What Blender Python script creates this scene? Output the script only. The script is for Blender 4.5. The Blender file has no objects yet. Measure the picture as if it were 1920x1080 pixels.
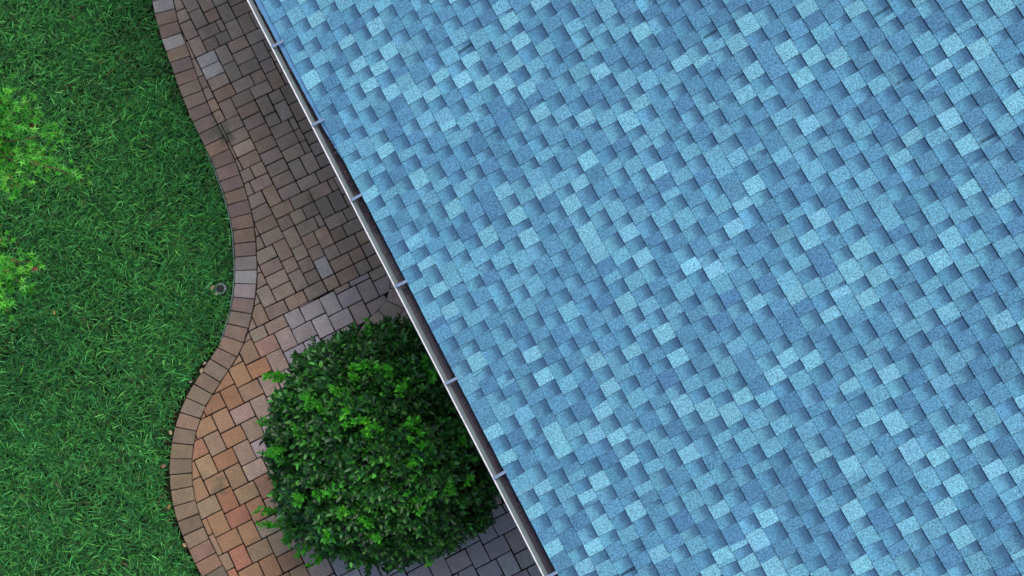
import bpy, math, random
import numpy as np
from mathutils import Vector, Matrix, noise as mnoise

random.seed(7); rng = np.random.default_rng(7)
scene = bpy.context.scene
C = scene.collection

# ------------------------------------------------------------------ camera, sky, sun, exposure
F = 2450.0                      # focal length in pixels of a 1920 px wide picture
TAU = math.radians(13.7)        # the drone camera looks down, tipped 13.7 deg off plumb
CAM_H = 12.15
cam_d = bpy.data.cameras.new('camera'); cam = bpy.data.objects.new('camera', cam_d); C.objects.link(cam)
cam_d.sensor_width = 36.0; cam_d.lens = F / 1920 * 36.0
cam_d.clip_start = 0.1; cam_d.clip_end = 2000
cam.location = (0, 0, CAM_H); cam.rotation_euler = (TAU, 0, 0)
scene.camera = cam

SUN_EL, SUN_AZ = math.radians(60), math.radians(20)      # soft light from beyond the ridge, top of the picture
world = bpy.data.worlds.new('World'); scene.world = world; world.use_nodes = True
wn = world.node_tree.nodes; wl = world.node_tree.links
sky = wn.new('ShaderNodeTexSky'); sky.sky_type = 'NISHITA'; sky.sun_disc = False
sky.sun_elevation = SUN_EL; sky.sun_rotation = SUN_AZ
sky.air_density = 1.0; sky.dust_density = 4.0; sky.ozone_density = 1.0
wl.new(sky.outputs[0], wn['Background'].inputs[0]); wn['Background'].inputs[1].default_value = 0.15
sun_d = bpy.data.lights.new('sun', 'SUN'); sun_d.energy = 0.55; sun_d.angle = math.radians(42); sun_d.color = (1, 0.96, 0.9)
sun = bpy.data.objects.new('sun', sun_d); C.objects.link(sun)
sdir = Vector((math.sin(SUN_AZ) * math.cos(SUN_EL), math.cos(SUN_AZ) * math.cos(SUN_EL), math.sin(SUN_EL)))
sun.rotation_euler = sdir.to_track_quat('Z', 'Y').to_euler(); sun.location = (6, 14, 14)
scene.view_settings.view_transform = 'Standard'; scene.view_settings.look = 'None'
scene.view_settings.exposure = 0.22; scene.view_settings.gamma = 1.0

# ------------------------------------------------------------------ helpers
def lin(r, g, b, k=1.0):
    f = lambda v: (v / 255 / 12.92) if v / 255 <= 0.04045 else ((v / 255 + 0.055) / 1.055) ** 2.4
    return (f(r) * k, f(g) * k, f(b) * k)

def pix(px, py, z=0.0):
    """point of the place, at height z, that the photograph shows at (px, py)"""
    a = (px - 960) / F; b = -(py - 540) / F
    d = np.array([a, b * math.cos(TAU) + math.sin(TAU), b * math.sin(TAU) - math.cos(TAU)])
    return np.array([0, 0, CAM_H]) + d * (z - CAM_H) / d[2]

EZ = 2.4                                    # eave height
ORG = pix(1048, 1080, EZ); _A = pix(490, 0, EZ)
D = (_A - ORG); D /= np.linalg.norm(D)      # along the eave, towards the top of the picture
E = np.array([D[1], -D[0], 0.0])            # across the eave, into the house
def ed(p): q = np.asarray(p)[:2] - ORG[:2]; return float(q @ E[:2]), float(q @ D[:2])
def xy(e, d): return ORG[:2] + e * E[:2] + d * D[:2]
def W(e, d, z): q = xy(e, d); return (q[0], q[1], z)

def mesh_np(name, verts, faces, mat, parent=None, tint=None, uv=None, smooth=False, extra=None):
    """verts (n,3); faces: list of tuples or (m,k) array; tint (m,3) per face"""
    me = bpy.data.meshes.new(name)
    verts = np.asarray(verts, np.float32)
    if isinstance(faces, np.ndarray):
        m, k = faces.shape
        me.vertices.add(len(verts)); me.vertices.foreach_set('co', verts.ravel())
        me.loops.add(m * k); me.loops.foreach_set('vertex_index', faces.astype(np.int32).ravel())
        me.polygons.add(m); me.polygons.foreach_set('loop_start', np.arange(0, m * k, k, dtype=np.int32))
        me.update(calc_edges=True)
    else:
        me.from_pydata([tuple(v) for v in verts], [], faces); me.update()
    if tint is not None:
        at = me.attributes.new('tint', 'FLOAT_COLOR', 'FACE')
        t = np.ones((len(me.polygons), 4), np.float32); t[:, :3] = tint
        at.data.foreach_set('color', t.ravel())
    if extra is not None:
        at = me.attributes.new('blend', 'FLOAT', 'FACE'); at.data.foreach_set('value', np.asarray(extra, np.float32))
    if uv is not None:
        ul = me.uv_layers.new(name='UVMap'); ul.data.foreach_set('uv', np.asarray(uv, np.float32).ravel())
    if smooth: me.polygons.foreach_set('use_smooth', np.ones(len(me.polygons), bool))
    me.materials.append(mat)
    o = bpy.data.objects.new(name, me); C.objects.link(o)
    if parent is not None: o.parent = parent
    return o

def thing(name, label, cat, loc=(0, 0, 0), group=None):
    o = bpy.data.objects.new(name, None); C.objects.link(o); o.location = loc
    o.empty_display_size = 0.2
    tag(o, label, cat, group); return o
def tag(o, label, cat, group=None):
    o['label'] = label; o['category'] = cat
    if group: o['group'] = group
def kind(o, k): o['kind'] = k; return o
def child(o, parent):
    o.parent = parent; o.matrix_parent_inverse = Matrix.Translation(-Vector(parent.location)) if parent.type == 'EMPTY' else Matrix(); return o

class MB:
    def __init__(s): s.v = []; s.f = []; s.t = []
    def add(s, vs, fs, t=(1, 1, 1)):
        b = len(s.v); s.v += [tuple(v) for v in vs]
        for f in fs: s.f.append(tuple(b + i for i in f)); s.t.append(t)
    def box(s, c, ax, ay, az, t=(1, 1, 1)):
        c, ax, ay, az = map(np.asarray, (c, ax, ay, az))
        vs = [c + i * ax + j * ay + k * az for k in (-1, 1) for j in (-1, 1) for i in (-1, 1)]
        s.add(vs, [(0, 2, 3, 1), (4, 5, 7, 6), (0, 1, 5, 4), (2, 6, 7, 3), (0, 4, 6, 2), (1, 3, 7, 5)], t)
    def tube(s, pts, rad, n=7, t=(1, 1, 1)):
        pts = [np.asarray(p, float) for p in pts]; rings = []
        for i, p in enumerate(pts):
            d = pts[min(i + 1, len(pts) - 1)] - pts[max(i - 1, 0)]; d /= np.linalg.norm(d) + 1e-9
            u = np.cross(d, [0.3, 0.2, 0.9]); u /= np.linalg.norm(u) + 1e-9; w = np.cross(d, u)
            r = rad[i] if hasattr(rad, '__len__') else rad
            rings += [p + r * (math.cos(2 * math.pi * k / n) * u + math.sin(2 * math.pi * k / n) * w) for k in range(n)]
        fs = [(i * n + k, i * n + (k + 1) % n, (i + 1) * n + (k + 1) % n, (i + 1) * n + k) for i in range(len(pts) - 1) for k in range(n)]
        fs += [tuple(range(n))[::-1], tuple((len(pts) - 1) * n + k for k in range(n))]
        s.add(rings, fs, t)
    def build(s, name, mat, parent=None, smooth=False):
        return mesh_np(name, s.v, s.f, mat, parent, np.array(s.t), smooth=smooth)

def catmull(P, n=12):
    P = [np.asarray(p, float)[:2] for p in P]; out = []
    for i in range(len(P) - 1):
        p0 = P[max(i - 1, 0)]; p1 = P[i]; p2 = P[i + 1]; p3 = P[min(i + 2, len(P) - 1)]
        for k in range(n):
            t = k / n
            out.append(0.5 * ((2 * p1) + (-p0 + p2) * t + (2 * p0 - 5 * p1 + 4 * p2 - p3) * t * t + (-p0 + 3 * p1 - 3 * p2 + p3) * t ** 3))
    out.append(P[-1]); return np.array(out)
def resample(P, step):
    s = np.concatenate([[0], np.cumsum(np.linalg.norm(np.diff(P, axis=0), axis=1))])
    n = int(s[-1] / step); q = np.arange(n + 1) * step
    return np.stack([np.interp(q, s, P[:, 0]), np.interp(q, s, P[:, 1])], 1)
def smooth_line(P, it):
    for _ in range(it): P[1:-1] = 0.25 * P[:-2] + 0.5 * P[1:-1] + 0.25 * P[2:]
    return P

# ------------------------------------------------------------------ materials
def mat_new(name, rough=0.8, spec=0.3):
    m = bpy.data.materials.new(name); m.use_nodes = True
    nt = m.node_tree; b = nt.nodes['Principled BSDF']
    b.inputs['Roughness'].default_value = rough; b.inputs['Specular IOR Level'].default_value = spec
    return m, nt, b
def nd(nt, typ, **kw):
    n = nt.nodes.new(typ)
    for k, v in kw.items(): setattr(n, k, v)
    return n
def noise_n(nt, scale, detail=2.0, rough=0.5, vec=None):
    n = nd(nt, 'ShaderNodeTexNoise'); n.inputs['Scale'].default_value = scale
    n.inputs['Detail'].default_value = detail; n.inputs['Roughness'].default_value = rough
    if vec is not None: nt.links.new(vec, n.inputs['Vector'])
    return n.outputs['Fac']
def math_n(nt, op, a, b=None, c=None):
    n = nd(nt, 'ShaderNodeMath', operation=op)
    for i, v in enumerate((a, b, c)):
        if v is None: continue
        if isinstance(v, (int, float)): n.inputs[i].default_value = v
        else: nt.links.new(v, n.inputs[i])
    return n.outputs[0]
def maprange(nt, v, a, b, c, d):
    n = nd(nt, 'ShaderNodeMapRange'); nt.links.new(v, n.inputs[0])
    for i, q in enumerate((a, b, c, d)): n.inputs[i + 1].default_value = q
    return n.outputs[0]
def mixc(nt, fac, a, b, typ='MIX'):
    n = nd(nt, 'ShaderNodeMix', data_type='RGBA', blend_type=typ)
    if isinstance(fac, (int, float)): n.inputs[0].default_value = fac
    else: nt.links.new(fac, n.inputs[0])
    for i, v in ((6, a), (7, b)):
        if isinstance(v, tuple): n.inputs[i].default_value = (*v, 1)
        else: nt.links.new(v, n.inputs[i])
    return n.outputs[2]
def attr(nt, name, out='Color'):
    n = nd(nt, 'ShaderNodeAttribute'); n.attribute_name = name; return n.outputs[out]
def objco(nt): return nd(nt, 'ShaderNodeTexCoord').outputs['Object']
def scalec(nt, col, f):
    n = nd(nt, 'ShaderNodeVectorMath', operation='SCALE'); nt.links.new(col, n.inputs[0])
    if isinstance(f, (int, float)): n.inputs['Scale'].default_value = f
    else: nt.links.new(f, n.inputs['Scale'])
    return n.outputs[0]
def bump(nt, b, h, dist, strength=1.0):
    n = nd(nt, 'ShaderNodeBump'); n.inputs['Distance'].default_value = dist; n.inputs['Strength'].default_value = strength
    nt.links.new(h, n.inputs['Height']); nt.links.new(n.outputs[0], b.inputs['Normal'])

def mat_tint(name, rough=0.7, spec=0.3, nscale=60, amt=0.15, bmp=0.0):
    m, nt, b = mat_new(name, rough, spec)
    n = noise_n(nt, nscale, 3, 0.6, objco(nt))
    col = scalec(nt, attr(nt, 'tint'), maprange(nt, n, 0.3, 0.7, 1 - amt, 1 + amt))
    nt.links.new(col, b.inputs['Base Color'])
    if bmp: bump(nt, b, n, bmp)
    return m

def mat_shingle():
    m, nt, b = mat_new('shingle_granules', 0.95, 0.15)
    oc = objco(nt)
    uv = nd(nt, 'ShaderNodeUVMap').outputs[0]
    sep = nd(nt, 'ShaderNodeSeparateXYZ'); nt.links.new(uv, sep.inputs[0]); v = sep.outputs['Y']
    g1 = noise_n(nt, 90, 2, 0.6, oc); g2 = noise_n(nt, 170, 2, 0.6, oc); g3 = noise_n(nt, 28, 3, 0.6, oc)
    gran = math_n(nt, 'ADD', math_n(nt, 'MULTIPLY', g1, 0.55), math_n(nt, 'MULTIPLY', g2, 0.45))
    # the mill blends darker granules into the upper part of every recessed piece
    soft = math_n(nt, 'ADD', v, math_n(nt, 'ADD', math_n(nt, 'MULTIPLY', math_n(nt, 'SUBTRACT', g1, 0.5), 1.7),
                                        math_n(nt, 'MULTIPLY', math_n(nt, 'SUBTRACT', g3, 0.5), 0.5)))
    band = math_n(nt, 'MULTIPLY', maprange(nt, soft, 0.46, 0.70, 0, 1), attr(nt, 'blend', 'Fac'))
    base = scalec(nt, attr(nt, 'tint'), maprange(nt, gran, 0.37, 0.63, 0.48, 1.5))
    hue = mixc(nt, maprange(nt, noise_n(nt, 120, 2, 0.6, oc), 0.38, 0.62, 0, 1), (0.92, 1.04, 1.0), (1.08, 0.99, 0.99))
    base = mixc(nt, 1.0, base, hue, 'MULTIPLY')
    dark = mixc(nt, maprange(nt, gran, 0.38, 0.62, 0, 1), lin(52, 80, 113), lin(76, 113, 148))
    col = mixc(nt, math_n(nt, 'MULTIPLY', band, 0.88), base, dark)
    wear = noise_n(nt, 0.9, 3, 0.6, oc)
    col = scalec(nt, col, maprange(nt, wear, 0.3, 0.7, 0.95, 1.05))
    nt.links.new(col, b.inputs['Base Color'])
    bump(nt, b, gran, 0.003, 0.8)
    return m

def mat_paver():
    m, nt, b = mat_new('concrete_paver', 0.9, 0.2)
    oc = objco(nt)
    a = noise_n(nt, 90, 3, 0.7, oc); c = noise_n(nt, 9, 4, 0.65, oc); d = noise_n(nt, 2.2, 3, 0.6, oc)
    col = scalec(nt, attr(nt, 'tint'), maprange(nt, a, 0.32, 0.68, 0.68, 1.32))
    col = scalec(nt, col, maprange(nt, c, 0.25, 0.75, 0.82, 1.18))
    vo = nd(nt, 'ShaderNodeTexVoronoi'); vo.inputs['Scale'].default_value = 110; nt.links.new(oc, vo.inputs['Vector'])
    speck = math_n(nt, 'LESS_THAN', vo.outputs['Distance'], 0.20)
    rnd = nd(nt, 'ShaderNodeSeparateColor'); nt.links.new(vo.outputs['Color'], rnd.inputs[0])
    pick = math_n(nt, 'MULTIPLY', speck, math_n(nt, 'GREATER_THAN', rnd.outputs[0], 0.72))
    col = mixc(nt, math_n(nt, 'MULTIPLY', pick, 0.55), col, lin(175, 160, 140))
    # moss and dirt stains, each with a shape of its own
    stain = math_n(nt, 'MULTIPLY', maprange(nt, d, 0.56, 0.72, 0, 1), maprange(nt, c, 0.4, 0.7, 0, 0.6))
    col = mixc(nt, stain, col, lin(60, 66, 50))
    for (px, py, r) in ((412, 916, 0.10), (412, 240, 0.13), (430, 262, 0.08)):
        p = pix(px, py, 0)
        vm = nd(nt, 'ShaderNodeVectorMath', operation='DISTANCE'); nt.links.new(oc, vm.inputs[0]); vm.inputs[1].default_value = tuple(p)
        w = math_n(nt, 'ADD', vm.outputs['Value'], math_n(nt, 'MULTIPLY', math_n(nt, 'SUBTRACT', c, 0.5), 0.3))
        col = mixc(nt, maprange(nt, w, r * 0.3, r, 0.55, 0), col, lin(78, 92, 72))
    nt.links.new(col, b.inputs['Base Color'])
    bump(nt, b, math_n(nt, 'ADD', a, math_n(nt, 'MULTIPLY', c, 0.7)), 0.004, 0.8)
    return m

def mat_leaf(name, rough=0.4, spec=0.45, trans=0.25):
    m, nt, b = mat_new(name, rough, spec)
    n = noise_n(nt, 35, 2, 0.5, objco(nt))
    col = scalec(nt, attr(nt, 'tint'), maprange(nt, n, 0.3, 0.7, 0.8, 1.2))
    nt.links.new(col, b.inputs['Base Color'])
    if trans:
        t = nd(nt, 'ShaderNodeBsdfTranslucent'); nt.links.new(scalec(nt, col, 1.3), t.inputs[0])
        mx = nd(nt, 'ShaderNodeMixShader'); mx.inputs[0].default_value = trans
        nt.links.new(b.outputs[0], mx.inputs[1]); nt.links.new(t.outputs[0], mx.inputs[2])
        nt.links.new(mx.outputs[0], nt.nodes['Material Output'].inputs[0])
    return m

def mat_soil(name, c1, c2, sc=25):
    m, nt, b = mat_new(name, 0.95, 0.1); oc = objco(nt)
    n = noise_n(nt, sc, 5, 0.7, oc); k = noise_n(nt, sc * 0.12, 3, 0.6, oc)
    col = mixc(nt, maprange(nt, math_n(nt, 'ADD', n, math_n(nt, 'MULTIPLY', k, 0.4)), 0.45, 0.95, 0, 1), c1, c2)
    nt.links.new(col, b.inputs['Base Color']); bump(nt, b, n, 0.02)
    return m

M_shingle = mat_shingle(); M_paver = mat_paver()
M_leaf = mat_leaf('bush_leaf', 0.38, 0.5, 0.2); M_young = mat_leaf('young_leaf', 0.45, 0.4, 0.35); M_grass = mat_leaf('grass_blade', 0.6, 0.25, 0.25)
M_metal = mat_tint('painted_metal', 0.45, 0.4, 14, 0.12); M_wall = mat_tint('stucco', 0.9, 0.2, 40, 0.08, 0.004)
M_bark = mat_tint('bark', 0.9, 0.2, 40, 0.35, 0.004); M_dry = mat_tint('dry_leaf', 0.8, 0.2, 70, 0.25)
M_plastic = mat_tint('plastic', 0.55, 0.3, 50, 0.2)
M_ground = mat_soil('lawn_soil', lin(22, 26, 18), lin(44, 52, 30)); M_sand = mat_soil('joint_sand', lin(26, 24, 24), lin(48, 44, 42), 60)
M_mulch = mat_soil('mulch', lin(56, 42, 34), lin(110, 84, 66), 35); M_dirt = mat_soil('gutter_dirt', lin(42, 38, 46), lin(66, 60, 70), 30)

# ------------------------------------------------------------------ ground
o = mesh_np('ground', [(-300, -300, -0.06), (300, -300, -0.06), (300, 300, -0.06), (-300, 300, -0.06)], [(0, 1, 2, 3)], M_ground); kind(o, 'structure')

# inner edge of the border course, read along the path
inner_px = [(326.7, 8), (332, 33), (340, 60), (349.6, 85), (358, 108), (366, 133), (376.7, 160), (385, 183), (395, 207), (407, 232), (422, 261),
            (435, 287), (445, 312), (457, 345), (467, 380), (475, 412), (478.7, 438), (480, 466), (482, 492), (482, 517), (480, 547), (476, 575),
            (470, 602), (464, 624), (455, 649), (440, 678), (423, 701), (406.7, 728), (390, 752), (380, 774), (370, 801), (364, 828), (361, 850),
            (359, 880), (360.7, 906), (364.4, 931), (372, 960), (381, 987), (394, 1013), (404, 1036), (416, 1058), (427, 1078)]
IN = [pix(x, y)[:2] for x, y in inner_px]
IN = [IN[0] + (IN[0] - IN[2]) / np.linalg.norm(IN[0] - IN[2]) * k for k in (1.6, 0.8)] + IN + [IN[-1] + (IN[-1] - IN[-3]) / np.linalg.norm(IN[-1] - IN[-3]) * k for k in (0.8, 1.6)]
IN = smooth_line(resample(catmull(IN), 0.03), 14)
tan = np.gradient(IN, axis=0); tan /= np.linalg.norm(tan, axis=1)[:, None]
nor = np.stack([tan[:, 1], -tan[:, 0]], 1)          # towards the lawn
BW = 0.212
OUT = smooth_line(IN + nor * BW, 4)
oy = OUT[:, 1][::-1]; ox = OUT[:, 0][::-1]
def edge_x(y): return np.interp(y, oy, ox)

# planting bed between path and house, mostly under the bush
bed_px = [(742, 470), (733, 505), (731.5, 520), (731, 538), (727, 555), (719, 571), (707, 584), (690, 598), (660, 640), (630, 700), (610, 790), (640, 880), (720, 930), (830, 945), (905, 950), (960, 940)]
BED = catmull([pix(x, y)[:2] for x, y in bed_px], 8)
far = [xy(0.5, ed(BED[-1])[1]), xy(0.5, ed(BED[0])[1])]
BEDP = np.vstack([BED, far])
def in_poly(p, P):
    x, y = p; c = False; j = len(P) - 1
    for i in range(len(P)):
        if (P[i][1] > y) != (P[j][1] > y) and x < (P[j][0] - P[i][0]) * (y - P[i][1]) / (P[j][1] - P[i][1]) + P[i][0]: c = not c
        j = i
    return c
def clip_half(poly, p0, n):
    out = []
    for i in range(len(poly)):
        a, b = poly[i], poly[(i + 1) % len(poly)]
        da, db = float((a - p0) @ n), float((b - p0) @ n)
        if da >= 0: out.append(a)
        if da * db < 0: out.append(a + (b - a) * da / (da - db))
    return out
def shrink(poly, g):
    """inset of a convex polygon by g"""
    P = [np.asarray(p) for p in poly]
    c = sum(P) / len(P); out = P
    for i in range(len(P)):
        a, b = P[i], P[(i + 1) % len(P)]; t = b - a; L = np.linalg.norm(t)
        if L < 1e-4: continue
        n = np.array([-t[1], t[0]]) / L
        if (c - a) @ n < 0: n = -n
        out = clip_half(out, a + n * g, n)
        if len(out) < 3: return []
    return out
def area(P): return 0.5 * abs(sum(P[i][0] * P[(i + 1) % len(P)][1] - P[(i + 1) % len(P)][0] * P[i][1] for i in range(len(P))))

pv = MB(); bd = MB()
def stone(mb, poly, tint, gap=0.0046, ch=0.006, wob=0.0025):
    P = shrink(poly, gap * random.uniform(0.8, 1.3))
    if len(P) < 3: return
    P = [p for i, p in enumerate(P) if np.linalg.norm(p - P[i - 1]) > 0.004]
    if len(P) < 3 or area(P) < 1.5e-4: return
    Q = shrink(P, ch)
    if len(Q) != len(P):
        cc = sum(P) / len(P); Q = [cc + (p - cc) * 0.8 for p in P]
    # corners rounded a little by tumbling
    h = random.uniform(-wob, wob); tx, ty = random.gauss(0, 0.006), random.gauss(0, 0.006)
    c = sum(P) / len(P)
    zf = lambda p: h + (p[0] - c[0]) * tx + (p[1] - c[1]) * ty
    def rnd(R, k):
        out = []
        for i in range(len(R)):
            a, b, d = R[i - 1], R[i], R[(i + 1) % len(R)]
            for o_ in (a, d):
                v = o_ - b; L = np.linalg.norm(v); out.append(b + v / (L + 1e-9) * min(k, L * 0.3))
        return out
    P = rnd(P, 0.006); Q = rnd(Q, 0.005); n = len(P)
    jit = [np.array([random.gauss(0, 0.0012), random.gauss(0, 0.0012)]) for _ in range(n)]
    P = [p + j for p, j in zip(P, jit)]; Q = [p + j for p, j in zip(Q, jit)]
    vs = [(p[0], p[1], -0.05) for p in P] + [(p[0], p[1], zf(p) - 0.005) for p in P] + [(p[0], p[1], zf(p)) for p in Q]
    fs = [(i, (i + 1) % n, n + (i + 1) % n, n + i) for i in range(n)] + [(n + i, n + (i + 1) % n, 2 * n + (i + 1) % n, 2 * n + i) for i in range(n)] + [tuple(range(2 * n, 3 * n))]
    a = np.array(P); orient = np.sum(a[:, 0] * np.roll(a[:, 1], -1) - np.roll(a[:, 0], -1) * a[:, 1])
    if orient < 0: fs = [f[::-1] for f in fs]
    mb.add(vs, fs, tint)

def jitter(c, s=0.12, hue=0.05):
    k = math.exp(random.gauss(0, s)); return tuple(max(0.005, v * k * math.exp(random.gauss(0, hue))) for v in c)
BROWN = [lin(165, 145, 128), lin(171, 147, 124), lin(163, 145, 131), lin(159, 147, 131), lin(175, 146, 122), lin(165, 145, 132), lin(159, 144, 127)]
ORANGE = [lin(163, 130, 101), lin(168, 128, 99), lin(155, 129, 100), lin(169, 122, 97), lin(153, 131, 107), lin(165, 130, 101)]
GREY = [lin(184, 176, 174), lin(188, 177, 175), lin(179, 172, 173), lin(188, 176, 170), lin(179, 175, 177), lin(184, 180, 181)]
PALE = lin(184, 177, 172)
def mix3(a, b, t): return tuple(x + (y - x) * t for x, y in zip(a, b))
db = ed(pix(560, 575))[1]
def near_curve(c): return int(np.argmin(np.sum((IN - c) ** 2, axis=1)))
def field_tint(c, d, upper):
    i = near_curve(c); dist = np.linalg.norm(IN[i] - c)
    if upper: return jitter(mix3(random.choice(BROWN), lin(160, 144, 131), 0.45), 0.10, 0.014)
    dd = db - d                                     # how far below the change of pattern
    t = min(1, max(0, (dist - 0.25 - 0.30 * min(1, max(0, (dd - 0.6) / 0.8)) + random.gauss(0, 0.045)) / 0.35)) if dd > 0.35 else min(0.9, max(0, (dist - 0.12) / 0.4 + random.gauss(0, 0.06)))
    c_ = mix3(random.choice(ORANGE), random.choice(GREY), t)
    br = min(1, max(0, (0.30 - dd) / 0.25)) * (0.2 + 0.8 * random.random() if dist > 0.45 else 0.9)   # browns run on past the change of pattern
    if dist > 1.0 and dd < 0.5: br = max(br, 0.6)
    return jitter(mix3(c_, random.choice(BROWN), br), 0.08, 0.018)
pale_spots = [pix(x, y)[:2] for x, y in ((371, 118), (384, 146), (612, 506), (619, 571), (540, 603), (582, 585))]
laid = []
def put(poly_ed, upper):
    P = [xy(*p) for p in poly_ed]; c = sum(P) / len(P)
    ce, cd = ed(c)
    if ce > 0.42: return
    P = clip_half(P, xy(0, db), D[:2] if upper else -D[:2])
    if len(P) < 3: return
    c = sum(P) / len(P)
    i = near_curve(c)
    side = float((c - IN[i]) @ nor[i])
    if side > 0.12: return
    if side > -0.2: P = clip_half(P, IN[i], -nor[i])
    if len(P) < 3 or area(P) < 2.5e-4: return
    c = sum(P) / len(P)
    j = int(np.argmin(np.sum((BED - c) ** 2, axis=1)))
    if in_poly(c, BEDP) and np.linalg.norm(BED[j] - c) > 0.06: return
    if np.linalg.norm(BED[j] - c) < 0.2:
        t = BED[min(j + 1, len(BED) - 1)] - BED[max(j - 1, 0)]; n = np.array([t[1], -t[0]]); n /= np.linalg.norm(n)
        if not in_poly(BED[j] - n * 0.01, BEDP): n = -n
        P = clip_half(P, BED[j], n)
    if len(P) < 3 or area(P) < 2.5e-4: return
    c = sum(P) / len(P)
    t = field_tint(c, ed(c)[1], upper)
    laid.append((P, t, c))

# upper part: tumbled square and oblong stones in a free three-size pattern
U = 0.068
e0 = -3.2; NE = int(3.7 / U); ND = int(8.6 / U)
grid = np.zeros((NE, ND), bool)
for j in range(ND):
    for i in range(NE):
        if grid[i, j]: continue
        opts = [(2, 2), (2, 3), (3, 2), (2, 2), (2, 3), (3, 2), (3, 2)]; random.shuffle(opts)
        opts += [(2, 2), (1, 2), (2, 1), (1, 1)]
        for (a, b) in opts:
            if i + a > NE or j + b > ND or grid[i:i + a, j:j + b].any(): continue
            # leave no slot one unit wide
            if a < 3 and i + a < NE and not grid[i + a, j] and (i + a + 1 >= NE or grid[i + a + 1, j]) and (a, b) in ((2, 2), (2, 3)) and i + 3 <= NE and not grid[i:i + 3, j:j + 2].any(): a, b = 3, 2
            grid[i:i + a, j:j + b] = True
            ee, dd = e0 + i * U, db + j * U
            put([(ee, dd), (ee + a * U, dd), (ee + a * U, dd + b * U), (ee, dd + b * U)], True)
            break
# lower part: herringbone of larger stones
HW, HL = 0.160, 0.208
for m in range(-40, 60):
    for k in range(-40, 40):
        be = -0.4 - m * HW + k * HL; g = -0.10 + m * HW + k * HL      # g runs down from the change of pattern
        if not (-3.6 < be < 1.2 and -0.6 < g < 5.2): continue
        put([(be, db - g), (be + HL, db - g), (be + HL, db - g - HW), (be, db - g - HW)], False)
        ue = be + HL                                                   # the upright partner on its right
        put([(ue, db - g), (ue + HW, db - g), (ue + HW, db - g - HL), (ue, db - g - HL)], False)
pale_i = {min((i for i in range(len(laid)) if area(laid[i][0]) > 0.012), key=lambda i: np.linalg.norm(laid[i][2] - q)) for q in pale_spots}
for i, (P, t, c) in enumerate(laid): stone(pv, P, jitter(PALE, 0.04, 0.01) if i in pale_i else t)
kind(pv.build('path', M_paver), 'structure')

# border course
mid = IN + nor * BW * 0.5
s = np.concatenate([[0], np.cumsum(np.linalg.norm(np.diff(mid, axis=0), axis=1))])
q = 0.0; cuts = [0.0]
while q < s[-1]: q += random.uniform(0.131, 0.142); cuts.append(q)
li = lambda A, q: np.array([np.interp(q, s, A[:, 0]), np.interp(q, s, A[:, 1])])
pale_b = [(pix(x, y)[:2], t) for x, y, t in ((323, 76, lin(178, 168, 160)), (300, 10, lin(174, 166, 160)), (458, 532, lin(162, 160, 158)), (457, 557, lin(170, 155, 152)), (461, 505, lin(146, 138, 134)))]
BB = [lin(142, 124, 112), lin(138, 122, 114), lin(146, 126, 110)]; BO = [lin(138, 119, 98), lin(146, 117, 98), lin(132, 117, 96), lin(138, 121, 102), lin(128, 116, 98)]
for a, b in zip(cuts[:-1], cuts[1:]):
    A0, A1, B0, B1 = li(IN, a), li(IN, b), li(OUT, a), li(OUT, b)
    P = [A0 + 0.002 * 0, B0, B1, A1]; c = sum(P) / 4
    py = ed(c)[1]
    t = min(1, max(0, (db + 0.15 - py) / 0.9))
    tint = jitter(mix3(random.choice(BB), random.choice(BO), t), 0.07, 0.03)
    for p, tt in pale_b:
        if np.linalg.norm(c - p) < 0.075: tint = jitter(tt, 0.03, 0.01)
    stone(bd, P, tint, gap=0.0034, ch=0.005, wob=0.0015)
# the ring of stones round the planting bed
BR = resample(BED, 0.125)
tb = np.gradient(BR, axis=0); tb /= np.linalg.norm(tb, axis=1)[:, None]; nb = np.stack([tb[:, 1], -tb[:, 0]], 1)
if not in_poly(BR[6] + nb[6] * 0.03, BEDP): nb = -nb
for i in range(len(BR) - 1):
    P = [BR[i], BR[i] + nb[i] * 0.2, BR[i + 1] + nb[i + 1] * 0.2, BR[i + 1]]
    if i < 6: stone(bd, [BR[i] + nb[i] * 0.2, BR[i] + nb[i] * 0.36, BR[i + 1] + nb[i + 1] * 0.36, BR[i + 1] + nb[i + 1] * 0.2], jitter(mix3(random.choice(BROWN), random.choice(GREY), 0.4), 0.08, 0.03), gap=0.003)
    stone(bd, P, jitter(mix3(random.choice(BROWN), random.choice(GREY), 0.4), 0.08, 0.03), gap=0.003)
kind(bd.build('path_border', M_paver), 'structure')

# sand under the stones, mulch in the bed
sb = MB()
for i in range(len(OUT) - 1):
    r = [np.append(OUT[i] - nor[i] * 0.01, -0.016), np.append(OUT[i + 1] - nor[i + 1] * 0.01, -0.016)]
    R = [np.append(xy(0.44, ed(OUT[k])[1]), -0.016) for k in (i + 1, i)]
    sb.add(r + R, [(0, 1, 2, 3)])
kind(sb.build('sand', M_sand), 'structure')
me = mesh_np('mulch', [(p[0], p[1], -0.008) for p in BEDP], [tuple(range(len(BEDP)))], M_mulch); kind(me, 'structure')

# ------------------------------------------------------------------ house
PITCH = math.radians(20.8); CT, ST = math.cos(PITCH), math.sin(PITCH)
EXPO, OFF = 0.1346, 0.004
RUN = 6.3; DLO, DHI = -4.0, 10.5
house = thing('house', 'house with blue asphalt shingle roof and white gutter beside the paver path', 'house', (*xy(RUN, 3.0), 0))
def RP(d, s, n): return np.append(ORG[:2] + D[:2] * d + E[:2] * (s * CT - n * ST), EZ + s * ST + n * CT)

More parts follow.
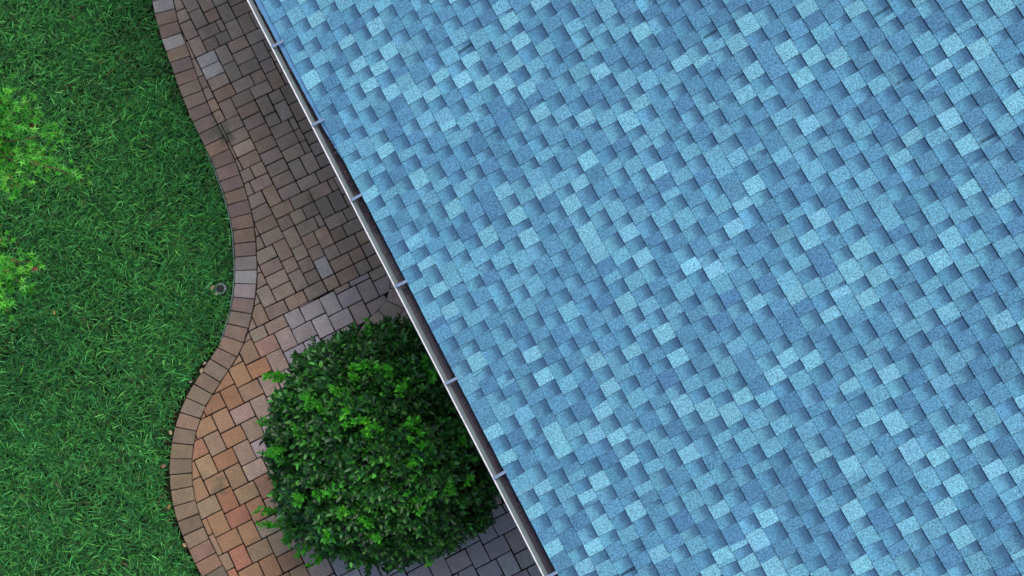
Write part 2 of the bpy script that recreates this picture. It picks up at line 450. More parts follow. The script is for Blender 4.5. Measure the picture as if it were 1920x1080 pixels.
sv, sf, stt, suv, sbl = [], [], [], [], []
def squad(p, uv, t, bl):
    b = len(sv); sv.extend(p); sf.append((b, b + 1, b + 2, b + 3)); stt.append(t); suv.extend(uv); sbl.append(bl)
TAB = [(lin(131, 195, 217), 0.23), (lin(115, 177, 203), 0.30), (lin(98, 153, 185), 0.30), (lin(91, 142, 177), 0.17)]
REC = [lin(107, 170, 199), lin(101, 161, 193), lin(113, 175, 202)]
def pick_tab():
    r = random.random(); acc = 0
    for c, w in TAB:
        acc += w
        if r <= acc: return c
    return TAB[0][0]
NS = int(RUN / CT / EXPO)
TH, TB, LAP = 0.0075, 0.0042, 0.155
for n in range(NS):
    s0 = OFF + n * EXPO if n else 0.0
    ln = LAP + (EXPO + OFF - EXPO if n == 0 else 0)
    h = lambda s: TH - (TH - 0.0008) * (s - s0) / LAP
    PW = 0.106                                      # half the repeat of tab and gap
    k0 = DLO + PW * ((n * 0.93) % 2) + random.uniform(-0.02, 0.02)
    cells = []; k = 0; tabflag = True
    while k0 + k * PW < DHI + 0.3:
        cells.append([k0 + k * PW + random.uniform(-0.022, 0.022), tabflag]); k += 1; tabflag = not tabflag
    extra = []
    for q in range(len(cells) - 1):
        if random.random() < 0.05: extra.append([cells[q][0] + random.uniform(0.02, 0.09), random.random() < 0.5])   # sliver or plain joint
        if random.random() < 0.045: cells[q][1] = True
    cells = sorted(cells + extra, key=lambda c_: c_[0])
    cells = [c_ for q, c_ in enumerate(cells) if q == len(cells) - 1 or cells[q + 1][0] - c_[0] > 0.014]
    d = cells[0][0]
    wav = lambda dd: 0.0016 * mnoise.noise((dd * 1.3, n * 3.7, 0.0)) + 0.0008 * mnoise.noise((dd * 9, n * 1.7, 4.0))
    sk0 = 0.0
    for q in range(len(cells) - 1):
        d, istab = cells[q]; d1 = cells[q + 1][0]; sk1 = random.uniform(-0.010, 0.010)
        b0, b1 = s0 + wav(d), s0 + wav(d1); t0 = s0 + ln
        V = (t0 - s0) / EXPO
        if istab:
            hh = TB; bl = 0.0; c = jitter(pick_tab(), 0.05, 0.012)
            f0, f1 = d - sk0, d1 + sk1
        else:
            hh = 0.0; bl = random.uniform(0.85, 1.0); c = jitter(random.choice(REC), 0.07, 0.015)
            f0, f1 = d - 0.012, d1 + 0.012
        A, B, Cc, Dd = RP(f0, b0, h(s0) + hh), RP(f1, b1, h(s0) + hh), RP(d1 if istab else f1, t0, h(t0) + hh * 0.5), RP(d if istab else f0, t0, h(t0) + hh * 0.5)
        # seen from above the order A, D, C, B is counter-clockwise
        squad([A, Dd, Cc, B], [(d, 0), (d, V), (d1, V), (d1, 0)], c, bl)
        if istab:
            A2, B2 = RP(f0 - 0.005, b0 - 0.004, h(s0) * 0.3), RP(f1 + 0.005, b1 - 0.004, h(s0) * 0.3)   # rough cut edge, bare asphalt
            edgec = tuple(v * 0.35 for v in lin(70, 90, 115))
            squad([A2, A, B, B2], [(d, 0)] * 4, edgec, 0)
            squad([A2, RP(d - 0.006, t0, 0), Dd, A], [(d, 0)] * 4, edgec, 0)
            squad([B2, B, Cc, RP(d1 + 0.006, t0, 0)], [(d, 0)] * 4, edgec, 0)
        else:
            squad([RP(f0, b0 - 0.003, -0.001), A, B, RP(f1, b1 - 0.003, -0.001)], [(d, 0)] * 4, tuple(v * 0.35 for v in lin(70, 90, 115)), 0)
        sk0 = -sk1
sv_n = len(sv)
# roof body: deck under the shingles, far slope and gables closed
rl = RUN / CT
def RPo(d, s, n): return np.append(ORG[:2] + D[:2] * d + E[:2] * (2 * RUN - s * CT + n * ST), EZ + s * ST + n * CT)
for P in ([RP(DLO, 0.01, -0.002), RP(DLO, rl, -0.002), RP(DHI, rl, -0.002), RP(DHI, 0.01, -0.002)],
          [RPo(DHI, 0.0, -0.002), RPo(DHI, rl, -0.002), RPo(DLO, rl, -0.002), RPo(DLO, 0.0, -0.002)],
          [RP(DLO, rl - 0.12, 0.012), RP(DLO, rl, 0.02), RP(DHI, rl, 0.02), RP(DHI, rl - 0.12, 0.012)],
          [RPo(DHI, rl - 0.12, 0.012), RPo(DHI, rl, 0.02), RPo(DLO, rl, 0.02), RPo(DLO, rl - 0.12, 0.012)]):
    squad(P, [(0, 0)] * 4, lin(94, 152, 194), 0)
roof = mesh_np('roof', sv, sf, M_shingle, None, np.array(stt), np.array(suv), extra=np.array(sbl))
child(roof, house)
# strip of bare metal apron that shows past the shingles at the upper end and tapers away
dp = MB()
ap = [(-0.058, DHI), (-0.056, ed(pix(478, 0, EZ))[1] + 0.6), (-0.051, ed(pix(478, 0, EZ))[1]), (-0.046, ed(pix(545, 130, EZ))[1]), (-0.036, ed(pix(593, 222, EZ))[1]), (-0.018, ed(pix(630, 290, EZ))[1]), (0.004, ed(pix(655, 335, EZ))[1])]
AP = np.array(ap)
ds = np.arange(AP[-1, 1], DHI, 0.02)
wv = np.interp(ds, AP[::-1, 1], AP[::-1, 0]) + np.array([0.004 * mnoise.noise((x * 6, 0, 0)) + 0.003 * mnoise.noise((x * 25, 3, 0)) for x in ds])
for i in range(len(ds) - 1):
    dp.add([RP(ds[i], wv[i], -0.006), RP(ds[i], 0.05, -0.004), RP(ds[i + 1], 0.05, -0.004), RP(ds[i + 1], wv[i + 1], -0.006),
            RP(ds[i], wv[i], -0.012), RP(ds[i + 1], wv[i + 1], -0.012)], [(0, 1, 2, 3), (0, 3, 5, 4)], lin(108, 164, 208))
drip = dp.build('drip_edge', M_metal, roof)
# fascia, soffit, walls
fb = MB(); fb.box(W(0.035, (DLO + DHI) / 2, EZ - 0.10), D * (DHI - DLO) / 2, E * 0.011, (0, 0, 0.085), lin(200, 200, 205)); child(fb.build('fascia', M_metal), house)
fb = MB(); fb.box(W(0.245, (DLO + DHI) / 2, EZ - 0.178), D * (DHI - DLO) / 2, E * 0.197, (0, 0, 0.006), lin(205, 205, 205)); child(fb.build('soffit', M_metal), house)
fb = MB(); fb.box(W(RUN, (DLO + DHI) / 2, (EZ - 0.19) / 2 - 0.03), D * ((DHI - DLO) / 2 - 0.3), E * (RUN - 0.45), (0, 0, (EZ - 0.19) / 2 + 0.03), lin(190, 180, 165))
for dd in (DLO + 0.3, DHI - 0.3):
    a, b, c = W(0.45, dd, EZ - 0.19), W(2 * RUN - 0.45, dd, EZ - 0.19), W(RUN, dd, EZ + RUN * math.tan(PITCH) - 0.05)
    k = D * 0.05 * (1 if dd < 0 else -1)
    fb.add([a, b, c, np.array(a) + k, np.array(b) + k, np.array(c) + k], [(0, 1, 2), (5, 4, 3), (0, 2, 5, 3), (1, 4, 5, 2)], lin(190, 180, 165))
child(fb.build('wall', M_wall), house)
# gutter: folded metal trough, profile (across, height) run along the eave
GZ = EZ + 0.004
prof = [(-0.107, -0.006, 0), (-0.106, 0.000, 0), (-0.104, 0.003, 0), (-0.096, 0.003, 1), (-0.0925, 0.000, 1), (-0.0925, -0.008, 1), (-0.082, -0.018, 1), (-0.063, -0.038, 1), (-0.058, -0.090, 2), (0.016, -0.092, 2), (0.018, -0.004, 3),
        (0.0215, -0.004, 3), (0.0215, -0.098, 3), (-0.061, -0.098, 3), (-0.085, -0.055, 3), (-0.096, -0.030, 3), (-0.107, -0.025, 3)]
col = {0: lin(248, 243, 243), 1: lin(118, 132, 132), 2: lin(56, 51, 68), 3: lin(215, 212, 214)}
gb = MB(); st_d = np.concatenate([np.arange(DLO, DHI, 0.25), [DHI]])
bend = lambda d: 0.0022 * mnoise.noise((d * 0.8, 5, 0)) + 0.0012 * mnoise.noise((d * 3.1, 9, 0))
for i in range(len(st_d) - 1):
    for j in range(len(prof)):
        a, b = prof[j], prof[(j + 1) % len(prof)]
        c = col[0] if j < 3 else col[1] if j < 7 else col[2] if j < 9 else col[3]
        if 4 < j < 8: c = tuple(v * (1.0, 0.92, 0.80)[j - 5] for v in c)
        b0, b1 = bend(st_d[i]), bend(st_d[i + 1])
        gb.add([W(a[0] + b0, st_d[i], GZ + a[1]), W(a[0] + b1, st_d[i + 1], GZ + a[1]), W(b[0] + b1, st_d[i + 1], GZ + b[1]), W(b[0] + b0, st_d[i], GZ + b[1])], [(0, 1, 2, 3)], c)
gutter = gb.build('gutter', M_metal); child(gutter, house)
# hangers: folded straps from the front lip to the eave
def hanger_mesh():
    m = MB(); c = lin(140, 164, 194)
    pts = [(-0.099, 0.006), (-0.080, 0.009), (-0.040, 0.012), (0.006, 0.016)]
    for i in range(3):
        a, b = np.array(pts[i]), np.array(pts[i + 1])
        for o_, wd, hz in ((0, 0.011, 0), (0.0082, 0.0025, 0.004), (-0.0082, 0.0025, 0.004)):
            A = D * (o_ - wd + 0.0); B = D * (o_ + wd)
            p = [E * a[0] + A, E * a[0] + B, E * b[0] + B, E * b[0] + A]
            z = [a[1], a[1], b[1], b[1]]
            vs = [q + np.array([0, 0, zz + hz]) for q, zz in zip(p, z)] + [q + np.array([0, 0, zz + hz - 0.003 - hz * 0.5]) for q, zz in zip(p, z)]
            m.add(vs, [(3, 2, 1, 0), (4, 5, 6, 7), (0, 1, 5, 4), (1, 2, 6, 5), (2, 3, 7, 6), (3, 0, 4, 7)], c)
    return m
hg = hanger_mesh().build('gutter_hanger', M_metal, gutter)
hpx = [(518, 85), (597, 230), (670, 370), (755, 532), (848, 714), (937, 890)]
hd = [ed(pix(x, y, EZ))[1] for x, y in hpx]; hd = [hd[0] + 1.5, hd[0] + 0.75] + hd + [hd[-1] - 0.82, hd[-1] - 1.64]
for i, d in enumerate(hd):
    h_ = hg if i == 0 else hg.copy()
    if i: C.objects.link(h_); h_.parent = gutter
    h_.location = W(0, d, GZ); h_.rotation_euler = (0, 0, random.uniform(-0.06, 0.06))

# ------------------------------------------------------------------ leaf scatter tools
def unit(v): return v / (np.linalg.norm(v, axis=-1, keepdims=True) + 1e-9)
def scatter(tmpl_v, tmpl_f, pos, axis, normal, size, wid, tints):
    """tmpl in (along, across, up); axis/normal (n,3)"""
    axis = unit(axis); side = unit(np.cross(normal, axis)); up = np.cross(axis, side)
    tv = np.asarray(tmpl_v, float)
    V = pos[:, None, :] + axis[:, None, :] * (tv[None, :, 0:1] * size[:, None, None]) + side[:, None, :] * (tv[None, :, 1:2] * (size * wid)[:, None, None]) + up[:, None, :] * (tv[None, :, 2:3] * size[:, None, None])
    n, k = V.shape[:2]; tf = np.asarray(tmpl_f)
    Fc = (tf[None] + (np.arange(n) * k)[:, None, None]).reshape(-1, tf.shape[1])
    return V.reshape(-1, 3), Fc, np.repeat(tints, len(tf), axis=0)
LEAF_V = [(0, 0, 0), (0.3, 0.42, 0.10), (0.3, -0.42, 0.10), (0.35, 0, 0), (0.68, 0.38, 0.06), (0.68, -0.38, 0.06), (0.7, 0, -0.03), (1, 0, -0.10)]
LEAF_F = [(0, 3, 1), (0, 2, 3), (1, 3, 4), (3, 6, 4), (2, 5, 3), (3, 5, 6), (4, 6, 7), (6, 5, 7)]
def tintarr(cols, n, s=0.18, hue=0.06):
    c = np.array(cols)[rng.integers(0, len(cols), n)]
    return np.clip(c * np.exp(rng.normal(0, s, (n, 1))) * np.exp(rng.normal(0, hue, (n, 3))), 0.002, 0.9)

# ------------------------------------------------------------------ lawn
NB = 145000
gx = rng.uniform(-6.4, -2.2, NB * 2); gy = rng.uniform(-0.9, 7.2, NB * 2)
ex = edge_x(gy)
ncl = np.array([mnoise.noise((x * 2.2, y * 2.2, 0.3)) + 0.6 * mnoise.noise((x * 7, y * 7, 2.1)) for x, y in zip(gx, gy)])
SPR = pix(412, 541)
fray = np.array([mnoise.noise((y * 9, 0, 1.5)) + 0.7 * mnoise.noise((y * 31, 0, 7.5)) for y in gy])
lowm = np.clip((SPR[1] - 0.1 - gy) / 0.5, 0, 1)
keep = (gx < ex - 0.022 - 0.022 * lowm + 0.028 * fray) & (rng.uniform(0, 1, NB * 2) < np.clip(0.72 + 0.45 * ncl, 0.22, 1)) & (((gx - SPR[0]) ** 2 + (gy - SPR[1]) ** 2) > 0.075 ** 2)
gx, gy, ncl = gx[keep][:NB], gy[keep][:NB], ncl[keep][:NB]; n = len(gx); ex = edge_x(gy)
near = np.clip(1 - (ex - gx) / 0.16, 0, 1)
ang = rng.uniform(0, 2 * math.pi, n) + 0.0
lean = np.radians(rng.uniform(50, 88, n))
Ln = rng.gamma(7, 0.0132, n) * (1 - 0.3 * near); Wd = rng.uniform(0.0055, 0.0115, n)
dirh = np.stack([np.cos(ang), np.sin(ang), np.zeros(n)], 1)
base = np.stack([gx, gy, -0.06 + rng.uniform(0, 0.055, n) * (1 - 0.6 * near)], 1)
mid_ = base + dirh * (Ln * np.sin(lean) * 0.5)[:, None]; mid_[:, 2] += Ln * np.cos(lean) * 0.75
tip = base + dirh * (Ln * np.sin(lean))[:, None]; tip[:, 2] += Ln * np.cos(lean) * rng.uniform(0.6, 1.25, n)
tip[:, 2] = np.maximum(tip[:, 2], -0.055); mid_[:, 2] = np.maximum(mid_[:, 2], -0.05)
sd = np.stack([-np.sin(ang), np.cos(ang), np.zeros(n)], 1); roll = rng.normal(0, 0.5, n); sd = sd * np.cos(roll)[:, None]; sd[:, 2] = np.sin(roll)
V = np.stack([base - sd * Wd[:, None] * 0.4, base + sd * Wd[:, None] * 0.4, mid_ + sd * Wd[:, None] * 0.5, mid_ - sd * Wd[:, None] * 0.5, tip], 1).reshape(-1, 3)
T = np.array([(0, 1, 2), (0, 2, 3), (3, 2, 4)]); Fc = (T[None] + (np.arange(n) * 5)[:, None, None]).reshape(-1, 3)
GC = [lin(66, 138, 70), lin(80, 158, 77), lin(52, 118, 60), lin(92, 168, 88), lin(58, 128, 72), lin(82, 148, 66), lin(36, 86, 44)]
tt = np.clip(tintarr(GC, n, 0.40, 0.09) * 1.08, 0, 0.8)
dry = rng.uniform(0, 1, n) < np.clip(0.02 - 0.04 * ncl + 0.10 * near, 0.004, 0.25)
tt[dry] = tintarr([lin(96, 92, 62), lin(84, 80, 58), lin(110, 104, 76)], dry.sum(), 0.25, 0.05)
kind(mesh_np('grass', V, Fc, M_grass, None, np.repeat(tt, 3, axis=0)), 'stuff')

# ------------------------------------------------------------------ round bush by the house
bz = 0.85
bc = pix(728, 832, bz); RX = np.linalg.norm(pix(494, 832, bz) - bc) - 0.05; RY = np.linalg.norm(pix(728, 1058, bz) - bc) + 0.03; RZ = 0.72
bush = thing('round_bush', 'dense round dark green bush with bright new shoots growing beside the gutter', 'bush', (bc[0], bc[1], 0))
def bush_r(u):
    """surface point for a unit direction"""
    p = 2.1
    k = (abs(u[0] / RX) ** p + abs(u[1] / RY) ** p + abs(u[2] / RZ) ** 2.6) ** (-1 / p)
    k *= 1 + 0.10 * mnoise.noise((u[0] * 2.2, u[1] * 2.2, u[2] * 2.2 + 5)) + 0.09 * mnoise.noise((u[0] * 5.5, u[1] * 5.5, u[2] * 5.5))
    return k
NT = 3900
tw_p, tw_d, tw_hue = [], [], []
while len(tw_p) < NT:
    u = rng.normal(0, 1, 3); u /= np.linalg.norm(u)
    if u[2] < -0.85 or (u[2] < -0.2 and rng.random() < 0.5): continue
    k = bush_r(u) * (1 - abs(rng.normal(0, 0.05)) - (0.25 * rng.random() if rng.random() < 0.3 else 0))
    hole = mnoise.noise((u[0] * 4.0 + 11, u[1] * 4.0, u[2] * 4.0))
    if hole > 0.16 and rng.random() < 0.85: k *= 0.84
    P = np.array([bc[0], bc[1], bz]) + u * k
    if rng.random() < 0.05: P = P + u * rng.uniform(0.03, 0.10)
    if P[2] < 0.06: continue
    nrm = unit(np.array([u[0] / RX, u[1] / RY, u[2] / RZ]))
    tw_p.append(P); tw_d.append(unit(nrm + rng.normal(0, 0.45, 3) + np.array([0, 0, 0.35]))); tw_hue.append(mnoise.noise((P[0] * 2.5, P[1] * 2.5, P[2] * 2.5)))
tw_p, tw_d, tw_hue = np.array(tw_p), np.array(tw_d), np.array(tw_hue)
def sprig(p, d, nl, L, leaf):
    """leaves along a twig that ends at p and points along d"""
    t = np.linspace(-1, 0.08, nl); c = p[None] + d[None] * (t * L)[:, None]
    a = np.arange(nl) * 2.4 + rng.uniform(0, 6); x = unit(np.cross(d, [0.2, 0.5, 0.8])); y = np.cross(d, x)
    rad = np.cos(a)[:, None] * x + np.sin(a)[:, None] * y
    op = np.clip(0.9 - 0.6 * (t + 0.5), 0.3, 1.2)[:, None]
    ax = unit(d[None] * (1.15 - op * 0.5) + rad * op + np.array([0, 0, -0.12]))
    nm = unit(d[None] * 0.8 - rad * 0.35 + np.array([0, 0, 0.75]) + rng.normal(0, 0.3, (nl, 3)))
    return c, ax, nm, leaf * rng.uniform(0.7, 1.2, nl)
def gather(items, cols, s=0.2, hue=0.07, wid=0.55, per=None):
    P = np.vstack([i[0] for i in items]); A = np.vstack([i[1] for i in items]); N = np.vstack([i[2] for i in items]); S = np.concatenate([i[3] for i in items])
    t = tintarr(cols, len(P), s, hue)
    if per is not None: t *= np.repeat(per, [len(i[0]) for i in items])[:, None]
    return scatter(LEAF_V, LEAF_F, P, A, N, S, np.full(len(P), wid) * rng.uniform(0.85, 1.15, len(P)), t)
items = [sprig(p, d, 12, 0.12, 0.062) for p, d in zip(tw_p, tw_d)]
DG = [lin(42, 96, 36), lin(35, 84, 37), lin(52, 110, 40), lin(42, 92, 48), lin(64, 128, 46), lin(29, 70, 32), lin(58, 134, 42)]
V, Fc, tt = gather(items, DG, 0.38, 0.07, 0.55, np.exp(0.45 * tw_hue))
fo = mesh_np('foliage', V, Fc, M_leaf, None, tt, smooth=True); child(fo, bush)
# new shoots: light green tips scattered over the top and a few long ones reaching over the path
ng = []
shoot_px = [(668, 692, 1.4), (664, 710, 1.4), (720, 700, 1.45), (735, 712, 1.45), (590, 765, 1.25), (582, 755, 1.25), (648, 780, 1.35), (655, 790, 1.35), (680, 790, 1.4), (700, 808, 1.45), (712, 812, 1.45), (690, 818, 1.4),
            (765, 800, 1.5), (775, 815, 1.5), (785, 795, 1.5), (790, 832, 1.5), (772, 868, 1.45), (560, 935, 1.0), (569, 932, 1.0), (596, 928, 1.05), (625, 912, 1.15), (525, 848, 0.85), (515, 852, 0.85), (620, 1000, 0.95),
            (685, 975, 1.15), (650, 955, 1.15), (782, 945, 1.35), (800, 928, 1.35), (806, 690, 1.3), (812, 705, 1.3), (858, 828, 1.3), (690, 690, 1.4), (745, 735, 1.5), (758, 725, 1.5), (630, 735, 1.35), (560, 805, 1.1), (840, 920, 1.25), (700, 1000, 1.1), (870, 900, 1.2)]
for (px, py, z) in shoot_px:
    # find the height at which this line of sight meets the bush, so that the shoot sits on its surface
    for zz in np.arange(1.75, 0.3, -0.02):
        q = pix(px, py, zz); v = q - np.array([bc[0], bc[1], bz]); r = np.linalg.norm(v); u = v / r
        if r <= bush_r(u): break
    for _ in range(random.choice((2, 3, 3, 4))):
        p = q + rng.normal(0, 0.025, 3) + unit(v) * 0.035
        ng.append(sprig(p, unit(unit(v) * 0.6 + np.array([0, 0, 0.7]) + rng.normal(0, 0.35, 3)), 9, 0.065, 0.050))
for (x0, y0, x1, y1, z0, z1) in ((545, 960, 484, 959, 0.55, 0.62), (560, 984, 490, 983, 0.5, 0.58), (560, 1000, 536, 1014, 0.4, 0.45), (610, 1030, 588, 1058, 0.4, 0.5), (600, 1010, 560, 1040, 0.4, 0.42), (530, 705, 502, 702, 0.8, 0.9), (520, 800, 486, 792, 0.7, 0.78), (700, 650, 690, 610, 1.0, 1.0)):
    a, b = pix(x0, y0, z0), pix(x1, y1, z1); d = unit(b - a); L = np.linalg.norm(b - a)
    for k in range(6): ng.append(sprig(b + rng.normal(0, 0.016, 3) - d * 0.025 * k, unit(d + rng.normal(0, 0.12, 3)), 12, L, 0.054))
LG = [lin(78, 178, 40), lin(66, 164, 38), lin(92, 188, 46), lin(72, 170, 50)]
V, Fc, tt = gather(ng, LG, 0.2, 0.06, 0.6)
o = mesh_np('new_shoots', V, Fc, M_young, None, tt, smooth=True); child(o, bush)
tb_ = MB()
for k in range(9):
    a = k * 0.7; root = np.array([bc[0] + 0.1 * math.cos(a), bc[1] + 0.1 * math.sin(a), -0.06]); u = unit(np.array([math.cos(a) * 0.8, math.sin(a) * 0.8, 0.75 + 0.3 * (k % 3)]))
    end = np.array([bc[0], bc[1], bz]) + u * bush_r(u) * 0.85
    tb_.tube([root, root * 0.6 + end * 0.4 + np.array([0, 0, -0.1]), end], [0.022, 0.016, 0.006], 6, lin(88, 74, 60))
child(tb_.build('stem', M_bark), bush)

# ------------------------------------------------------------------ young tree at the edge of the lawn
tz = 1.7
tr = pix(-95, 385, 0); tree = thing('young_tree', 'young tree with bright green star shaped leaves reaching over the lawn', 'tree', (tr[0], tr[1], -0.06))
wood = MB(); top = tr + np.array([0.03, 0.02, 2.5])
wood.tube([tr + [0, 0, -0.06], tr + [0.02, 0.0, 0.9], tr + [0.02, 0.02, 1.8], top], [0.04, 0.034, 0.024, 0.008], 9, lin(110, 100, 90))
STAR = [(0, 0, 0)]; lob = [(-2.3, 0.60), (-1.15, 0.92), (0, 1.1), (1.15, 0.92), (2.3, 0.60)]
pts = []
for i, (a, r) in enumerate(lob):
    pts.append((0.30 + r * 0.7 * math.cos(a), r * 0.7 * math.sin(a), -0.06 * r))
    if i < 4: am = (a + lob[i + 1][0]) / 2; pts.append((0.30 + 0.24 * math.cos(am), 0.24 * math.sin(am), 0.04))
STAR_V = [(0, 0, 0.0), (0.3, 0, 0.02)] + pts
STAR_F = [(0, 1, 2)] + [(1, 2 + i + 1, 2 + i) if False else (1, 2 + i, 3 + i) for i in range(len(pts) - 1)] + [(0, len(pts) + 1, 1)]
lp, la, ln_, ls, lt = [], [], [], [], []
def leaf_spray(a, b, n, spread, size=0.085, young=0.0):
    a, b = np.asarray(a), np.asarray(b)
    wood.tube([a, (a + b) / 2 + rng.normal(0, 0.02, 3), b], [0.010, 0.006, 0.003], 5, lin(120, 96, 72))
    for k in range(n):
        t = rng.uniform(0.15, 1.05); p = a + (b - a) * t + rng.normal(0, spread, 3) * np.array([1, 1, 1.0])
        lp.append(p); h = rng.uniform(0, 2 * math.pi)
        la.append(unit((b - a) * 0.6 / (np.linalg.norm(b - a) + 1e-6) + np.array([math.cos(h), math.sin(h), rng.uniform(-0.5, 0.1)])))
        ln_.append(unit(np.array([rng.normal(0, 0.55), rng.normal(0, 0.55), 1.0]))); ls.append(size * rng.uniform(0.6, 1.15))
        lt.append(1 if rng.random() < young * 0.6 else 0)
def fork(px0, py0, px1, py1, z0, z1, n, sp, young=0.0, size=0.074): leaf_spray(pix(px0, py0, z0), pix(px1, py1, z1), n, sp, size, young)
hub1 = pix(-60, 270, 1.55); hub2 = pix(-60, 500, 1.45)
for h_ in (hub1, hub2): wood.tube([tr + np.array([0.02, 0.02, 1.2]), (tr + [0, 0, 1.3] + h_) / 2 + [0, 0, 0.05], h_], [0.018, 0.014, 0.010], 6, lin(128, 116, 100))
for (x1, y1, nn, yg) in ((105, 250, 12, .05), (138, 330, 16, .05), (55, 190, 14, 0), (20, 170, 12, 0), (40, 355, 14, .1), (85, 290, 12, .25), (15, 240, 10, .2), (70, 215, 10, .05), (10, 330, 10, .15), (118, 318, 9, 0), (0, 210, 10, 0)):
    fork(-60, 270, x1, y1, 1.55, 1.7 + random.uniform(-0.1, 0.2), int(nn * 5), 0.055, yg * 0.35)
for (x1, y1, nn, yg) in ((60, 490, 12, .1), (45, 530, 10, .15), (15, 585, 12, 0), (10, 455, 8, .2), (20, 510, 10, .2), (5, 420, 6, 0), (0, 560, 9, .1)):
    fork(-60, 500, x1, y1, 1.45, 1.6 + random.uniform(-0.1, 0.2), int(nn * 5), 0.046, yg * 0.35)
for k in range(26):   # the rest of the crown, out of the frame
    a = rng.uniform(0.6, 2 * math.pi - 0.6); r = rng.uniform(0.35, 0.9); z = rng.uniform(1.3, 2.5)
    e_ = tr + np.array([0.0 - abs(r * math.cos(a)) if abs(math.sin(a)) < 0.9 else -0.2, r * math.sin(a), z])
    leaf_spray(tr + np.array([0.02, 0.02, max(0.9, z - 0.4)]), e_, 26, 0.09)
lt = np.array(lt)
tt = tintarr([lin(82, 178, 50), lin(94, 190, 54), lin(68, 158, 46), lin(106, 196, 60), lin(76, 172, 58)], len(lp), 0.16, 0.05)
if lt.sum(): tt[lt == 1] = tintarr([lin(150, 96, 62), lin(128, 110, 50), lin(140, 84, 66)], lt.sum(), 0.15, 0.05)
V, Fc, tt = scatter(STAR_V, STAR_F, np.array(lp), np.array(la), np.array(ln_), np.array(ls), np.ones(len(lp)), tt)
child(mesh_np('crown', V, Fc, M_young, None, tt), tree); child(wood.build('trunk', M_bark), tree)

# ------------------------------------------------------------------ small things
# sprinkler head
sp = thing('sprinkler_head', 'round grey sprinkler head with a dark cap sunk in the lawn beside the path', 'sprinkler', (SPR[0], SPR[1], 0))
def lathe(prof, cx, cy, n=28, t=(1, 1, 1), tilt=0):
    m = MB(); vs = []
    for r, z in prof: vs += [(cx + r * math.cos(2 * math.pi * k / n), cy + r * math.sin(2 * math.pi * k / n), z + tilt * r * math.cos(2 * math.pi * k / n)) for k in range(n)]
    fs = [(i * n + k, i * n + (k + 1) % n, (i + 1) * n + (k + 1) % n, (i + 1) * n + k) for i in range(len(prof) - 1) for k in range(n)]
    fs.append(tuple((len(prof) - 1) * n + k for k in range(n)))
    m.add(vs, fs, t); return m
child(lathe([(0.058, -0.05), (0.058, -0.006), (0.055, -0.001), (0.037, -0.001), (0.034, -0.006), (0.034, -0.03)], SPR[0] + 0.006, SPR[1], t=lin(118, 134, 134)).build('collar', M_plastic, None, False), sp)
child(lathe([(0.032, -0.03), (0.032, 0.002), (0.029, 0.005), (0.014, 0.006), (0.012, 0.004)], SPR[0], SPR[1] + 0.002, t=lin(44, 46, 54)).build('cap', M_plastic, None, False), sp)
# edging strip along the outside of the border
es = MB(); sel = [i for i in range(len(OUT)) if pix(430, 285)[1] > OUT[i, 1] > pix(420, 640)[1]]
for i, k in zip(sel[:-1], sel[1:]):
    g = lambda q, off, z: np.append(OUT[q] + nor[q] * (off + 0.003 * mnoise.noise((OUT[q, 1] * 5, 0, 0))), z)
    es.add([g(i, 0.004, -0.05), g(i, 0.004, -0.004), g(i, 0.012, -0.004), g(i, 0.014, -0.05), g(k, 0.004, -0.05), g(k, 0.004, -0.004), g(k, 0.012, -0.004), g(k, 0.014, -0.05)],
           [(1, 2, 6, 5), (0, 1, 5, 4), (2, 3, 7, 6)], lin(120, 140, 140))
tag(es.build('edging_strip', M_plastic), 'thin pale grey plastic edging strip between lawn and path border', 'edging')
# fallen leaves
def dry_leaf(px, py, z, size, rot, c, label):
    p = pix(px, py, z); m = MB(); size *= 0.82
    ca, sa = math.cos(rot), math.sin(rot); vs = []
    outl = [(-0.5, 0.03), (-0.25, 0.24), (0.05, 0.30), (0.3, 0.18), (0.5, 0.0)]
    for lay in (0.0, -0.0012):
        for sgn in (0, 1, -1):
            for x, w in outl:
                yy = w * sgn; zz = 0.20 * abs(yy) * size * 1.6 + 0.12 * size * (x ** 2) * 2 + lay + 0.002
                vs.append((size * (x * ca - yy * sa), size * (x * sa + yy * ca), zz))
    fs = []
    for L in (0, 15):
        for r in (5, 10):
            for i in range(4):
                q = (L + i, L + i + 1, L + r + i + 1, L + r + i); fs.append(q if (r == 5) == (L == 0) else q[::-1])
    for r in (5, 10):
        for i in range(4): fs.append((r + i, r + i + 1, 15 + r + i + 1, 15 + r + i))
    m.add(vs, fs, c); o = m.build('fallen_leaf', M_dry); o.location = p; tag(o, label, 'leaf', 'dry leaves on the ground'); return o
TAN, BRN, PINK = lin(178, 156, 120), lin(140, 112, 84), lin(170, 144, 134)
dry_leaf(384, 681, 0.02, 0.050, 0.6, PINK, 'pinkish dry leaf at the lawn edge just above a larger tan leaf')
dry_leaf(378, 695, 0.02, 0.066, 1.3, TAN, 'larger tan dry leaf at the lawn edge where the path bends left')
dry_leaf(358, 716, 0.02, 0.040, 0.2, lin(150, 150, 140), 'small greyish dry leaf at the lawn edge below the tan pair')
dry_leaf(320, 811, 0.02, 0.060, 2.0, TAN, 'tan dry leaf at the lawn edge just above the brown curled leaf')
dry_leaf(307, 874, 0.02, 0.066, 0.4, BRN, 'brown curled dry leaf at the lawn edge by the leftmost border stones')
dry_leaf(317, 950, 0.02, 0.055, 1.0, lin(164, 126, 84), 'orange brown dry leaf at the lawn edge low in the picture')
dry_leaf(346, 1022, 0.02, 0.060, 2.3, TAN, 'lowest tan dry leaf at the lawn edge near the bottom of the photo')
dry_leaf(398, 540, 0.03, 0.070, 0.9, lin(186, 140, 126), 'pinkish brown dry leaf lying against the left side of the sprinkler head')
dry_leaf(406, 551, 0.02, 0.050, -0.3, lin(178, 166, 156), 'pale dry leaf lying against the lower side of the sprinkler head')
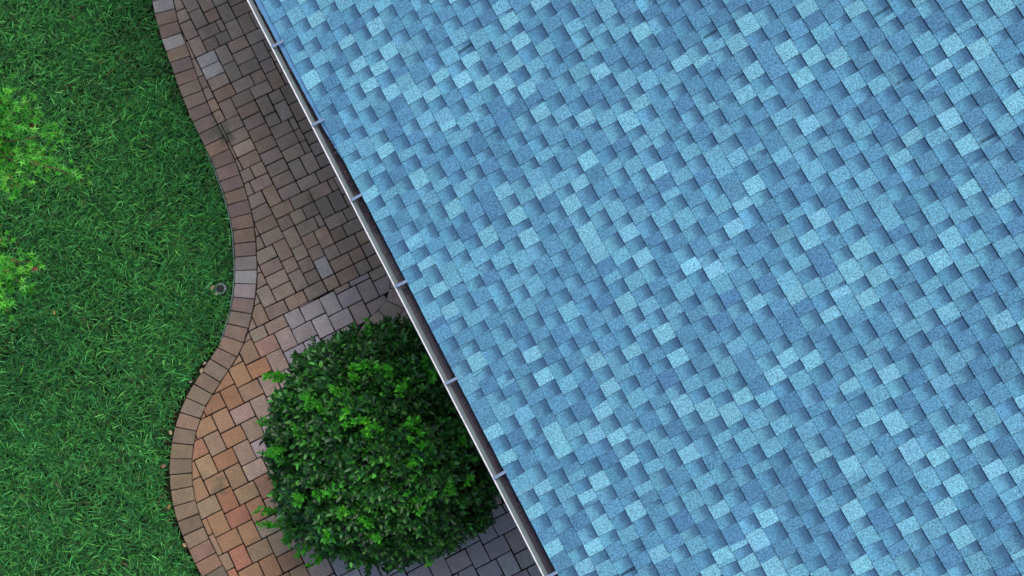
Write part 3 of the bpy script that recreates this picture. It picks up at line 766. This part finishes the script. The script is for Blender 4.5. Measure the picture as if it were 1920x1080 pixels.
dry_leaf(102, 586, 0.03, 0.055, 1.8, lin(170, 150, 90), 'lone tan dry leaf out in the grass below the tree branches')
dry_leaf(682, 453, 0.0, 0.036, 1.1, lin(176, 168, 96), 'small yellowish leaf lying on the dark path stones near the gutter')
# litter in the gutter: washed-off granules and bits of leaf
lv, lf, ltn = [], [], []
lb = MB()
def bit(e, d, z, s, c):
    a = random.uniform(0, 6.28); k = random.randint(4, 6)
    vs = [np.array(W(e, d, z)) + (E * math.cos(a + 2 * math.pi * i / k) + D * math.sin(a + 2 * math.pi * i / k) * random.uniform(0.4, 1)) * s * random.uniform(0.6, 1.1) + np.array([0, 0, random.uniform(-0.3, 0.3) * s]) for i in range(k)]
    n_ = len(vs); vs += [v - np.array([0, 0, 0.002]) for v in vs]
    lb.add(vs, [tuple(range(n_))] + [(i, n_ + i, n_ + (i + 1) % n_, (i + 1) % n_) for i in range(n_)], c)
LC = [lin(58, 50, 62), lin(72, 60, 70), lin(46, 42, 54), lin(84, 70, 74), lin(60, 56, 60)]
d_top = ed(pix(478, 0, EZ))[1] + 1.5; d_mid = ed(pix(655, 335, EZ))[1]; d_low = ed(pix(1048, 1080, EZ))[1] - 0.6
for _ in range(900):
    d = random.uniform(d_mid - 0.1, d_top); e = np.interp(d, AP[::-1, 1], AP[::-1, 0]) - abs(random.gauss(0, 0.009)) + 0.004
    bit(max(e, -0.075), d, GZ - random.uniform(0.02, 0.05), random.uniform(0.003, 0.009), random.choice(LC))
for _ in range(420):
    d = random.uniform(d_mid - 0.45, d_mid + 0.35); bit(random.uniform(-0.04, 0.0), d, GZ - random.uniform(0.012, 0.04), random.uniform(0.003, 0.010), random.choice(LC))
for _ in range(260):
    d = random.uniform(d_low, d_mid); bit(random.uniform(-0.045, 0.0), d, GZ - 0.084, random.uniform(0.003, 0.009), random.choice(LC))
for (px, py) in ((786, 520), (735, 488), (738, 493), (872, 752), (878, 765), (700, 430), (746, 508)):
    d = ed(pix(px, py, EZ))[1]; bit(-0.025, d, GZ - 0.082, 0.014, lin(120, 112, 122))
o = lb.build('leaf_litter', M_dry); kind(o, 'stuff'); o['label'] = 'dark leaf litter and washed down granules in the gutter'; o['category'] = 'litter'
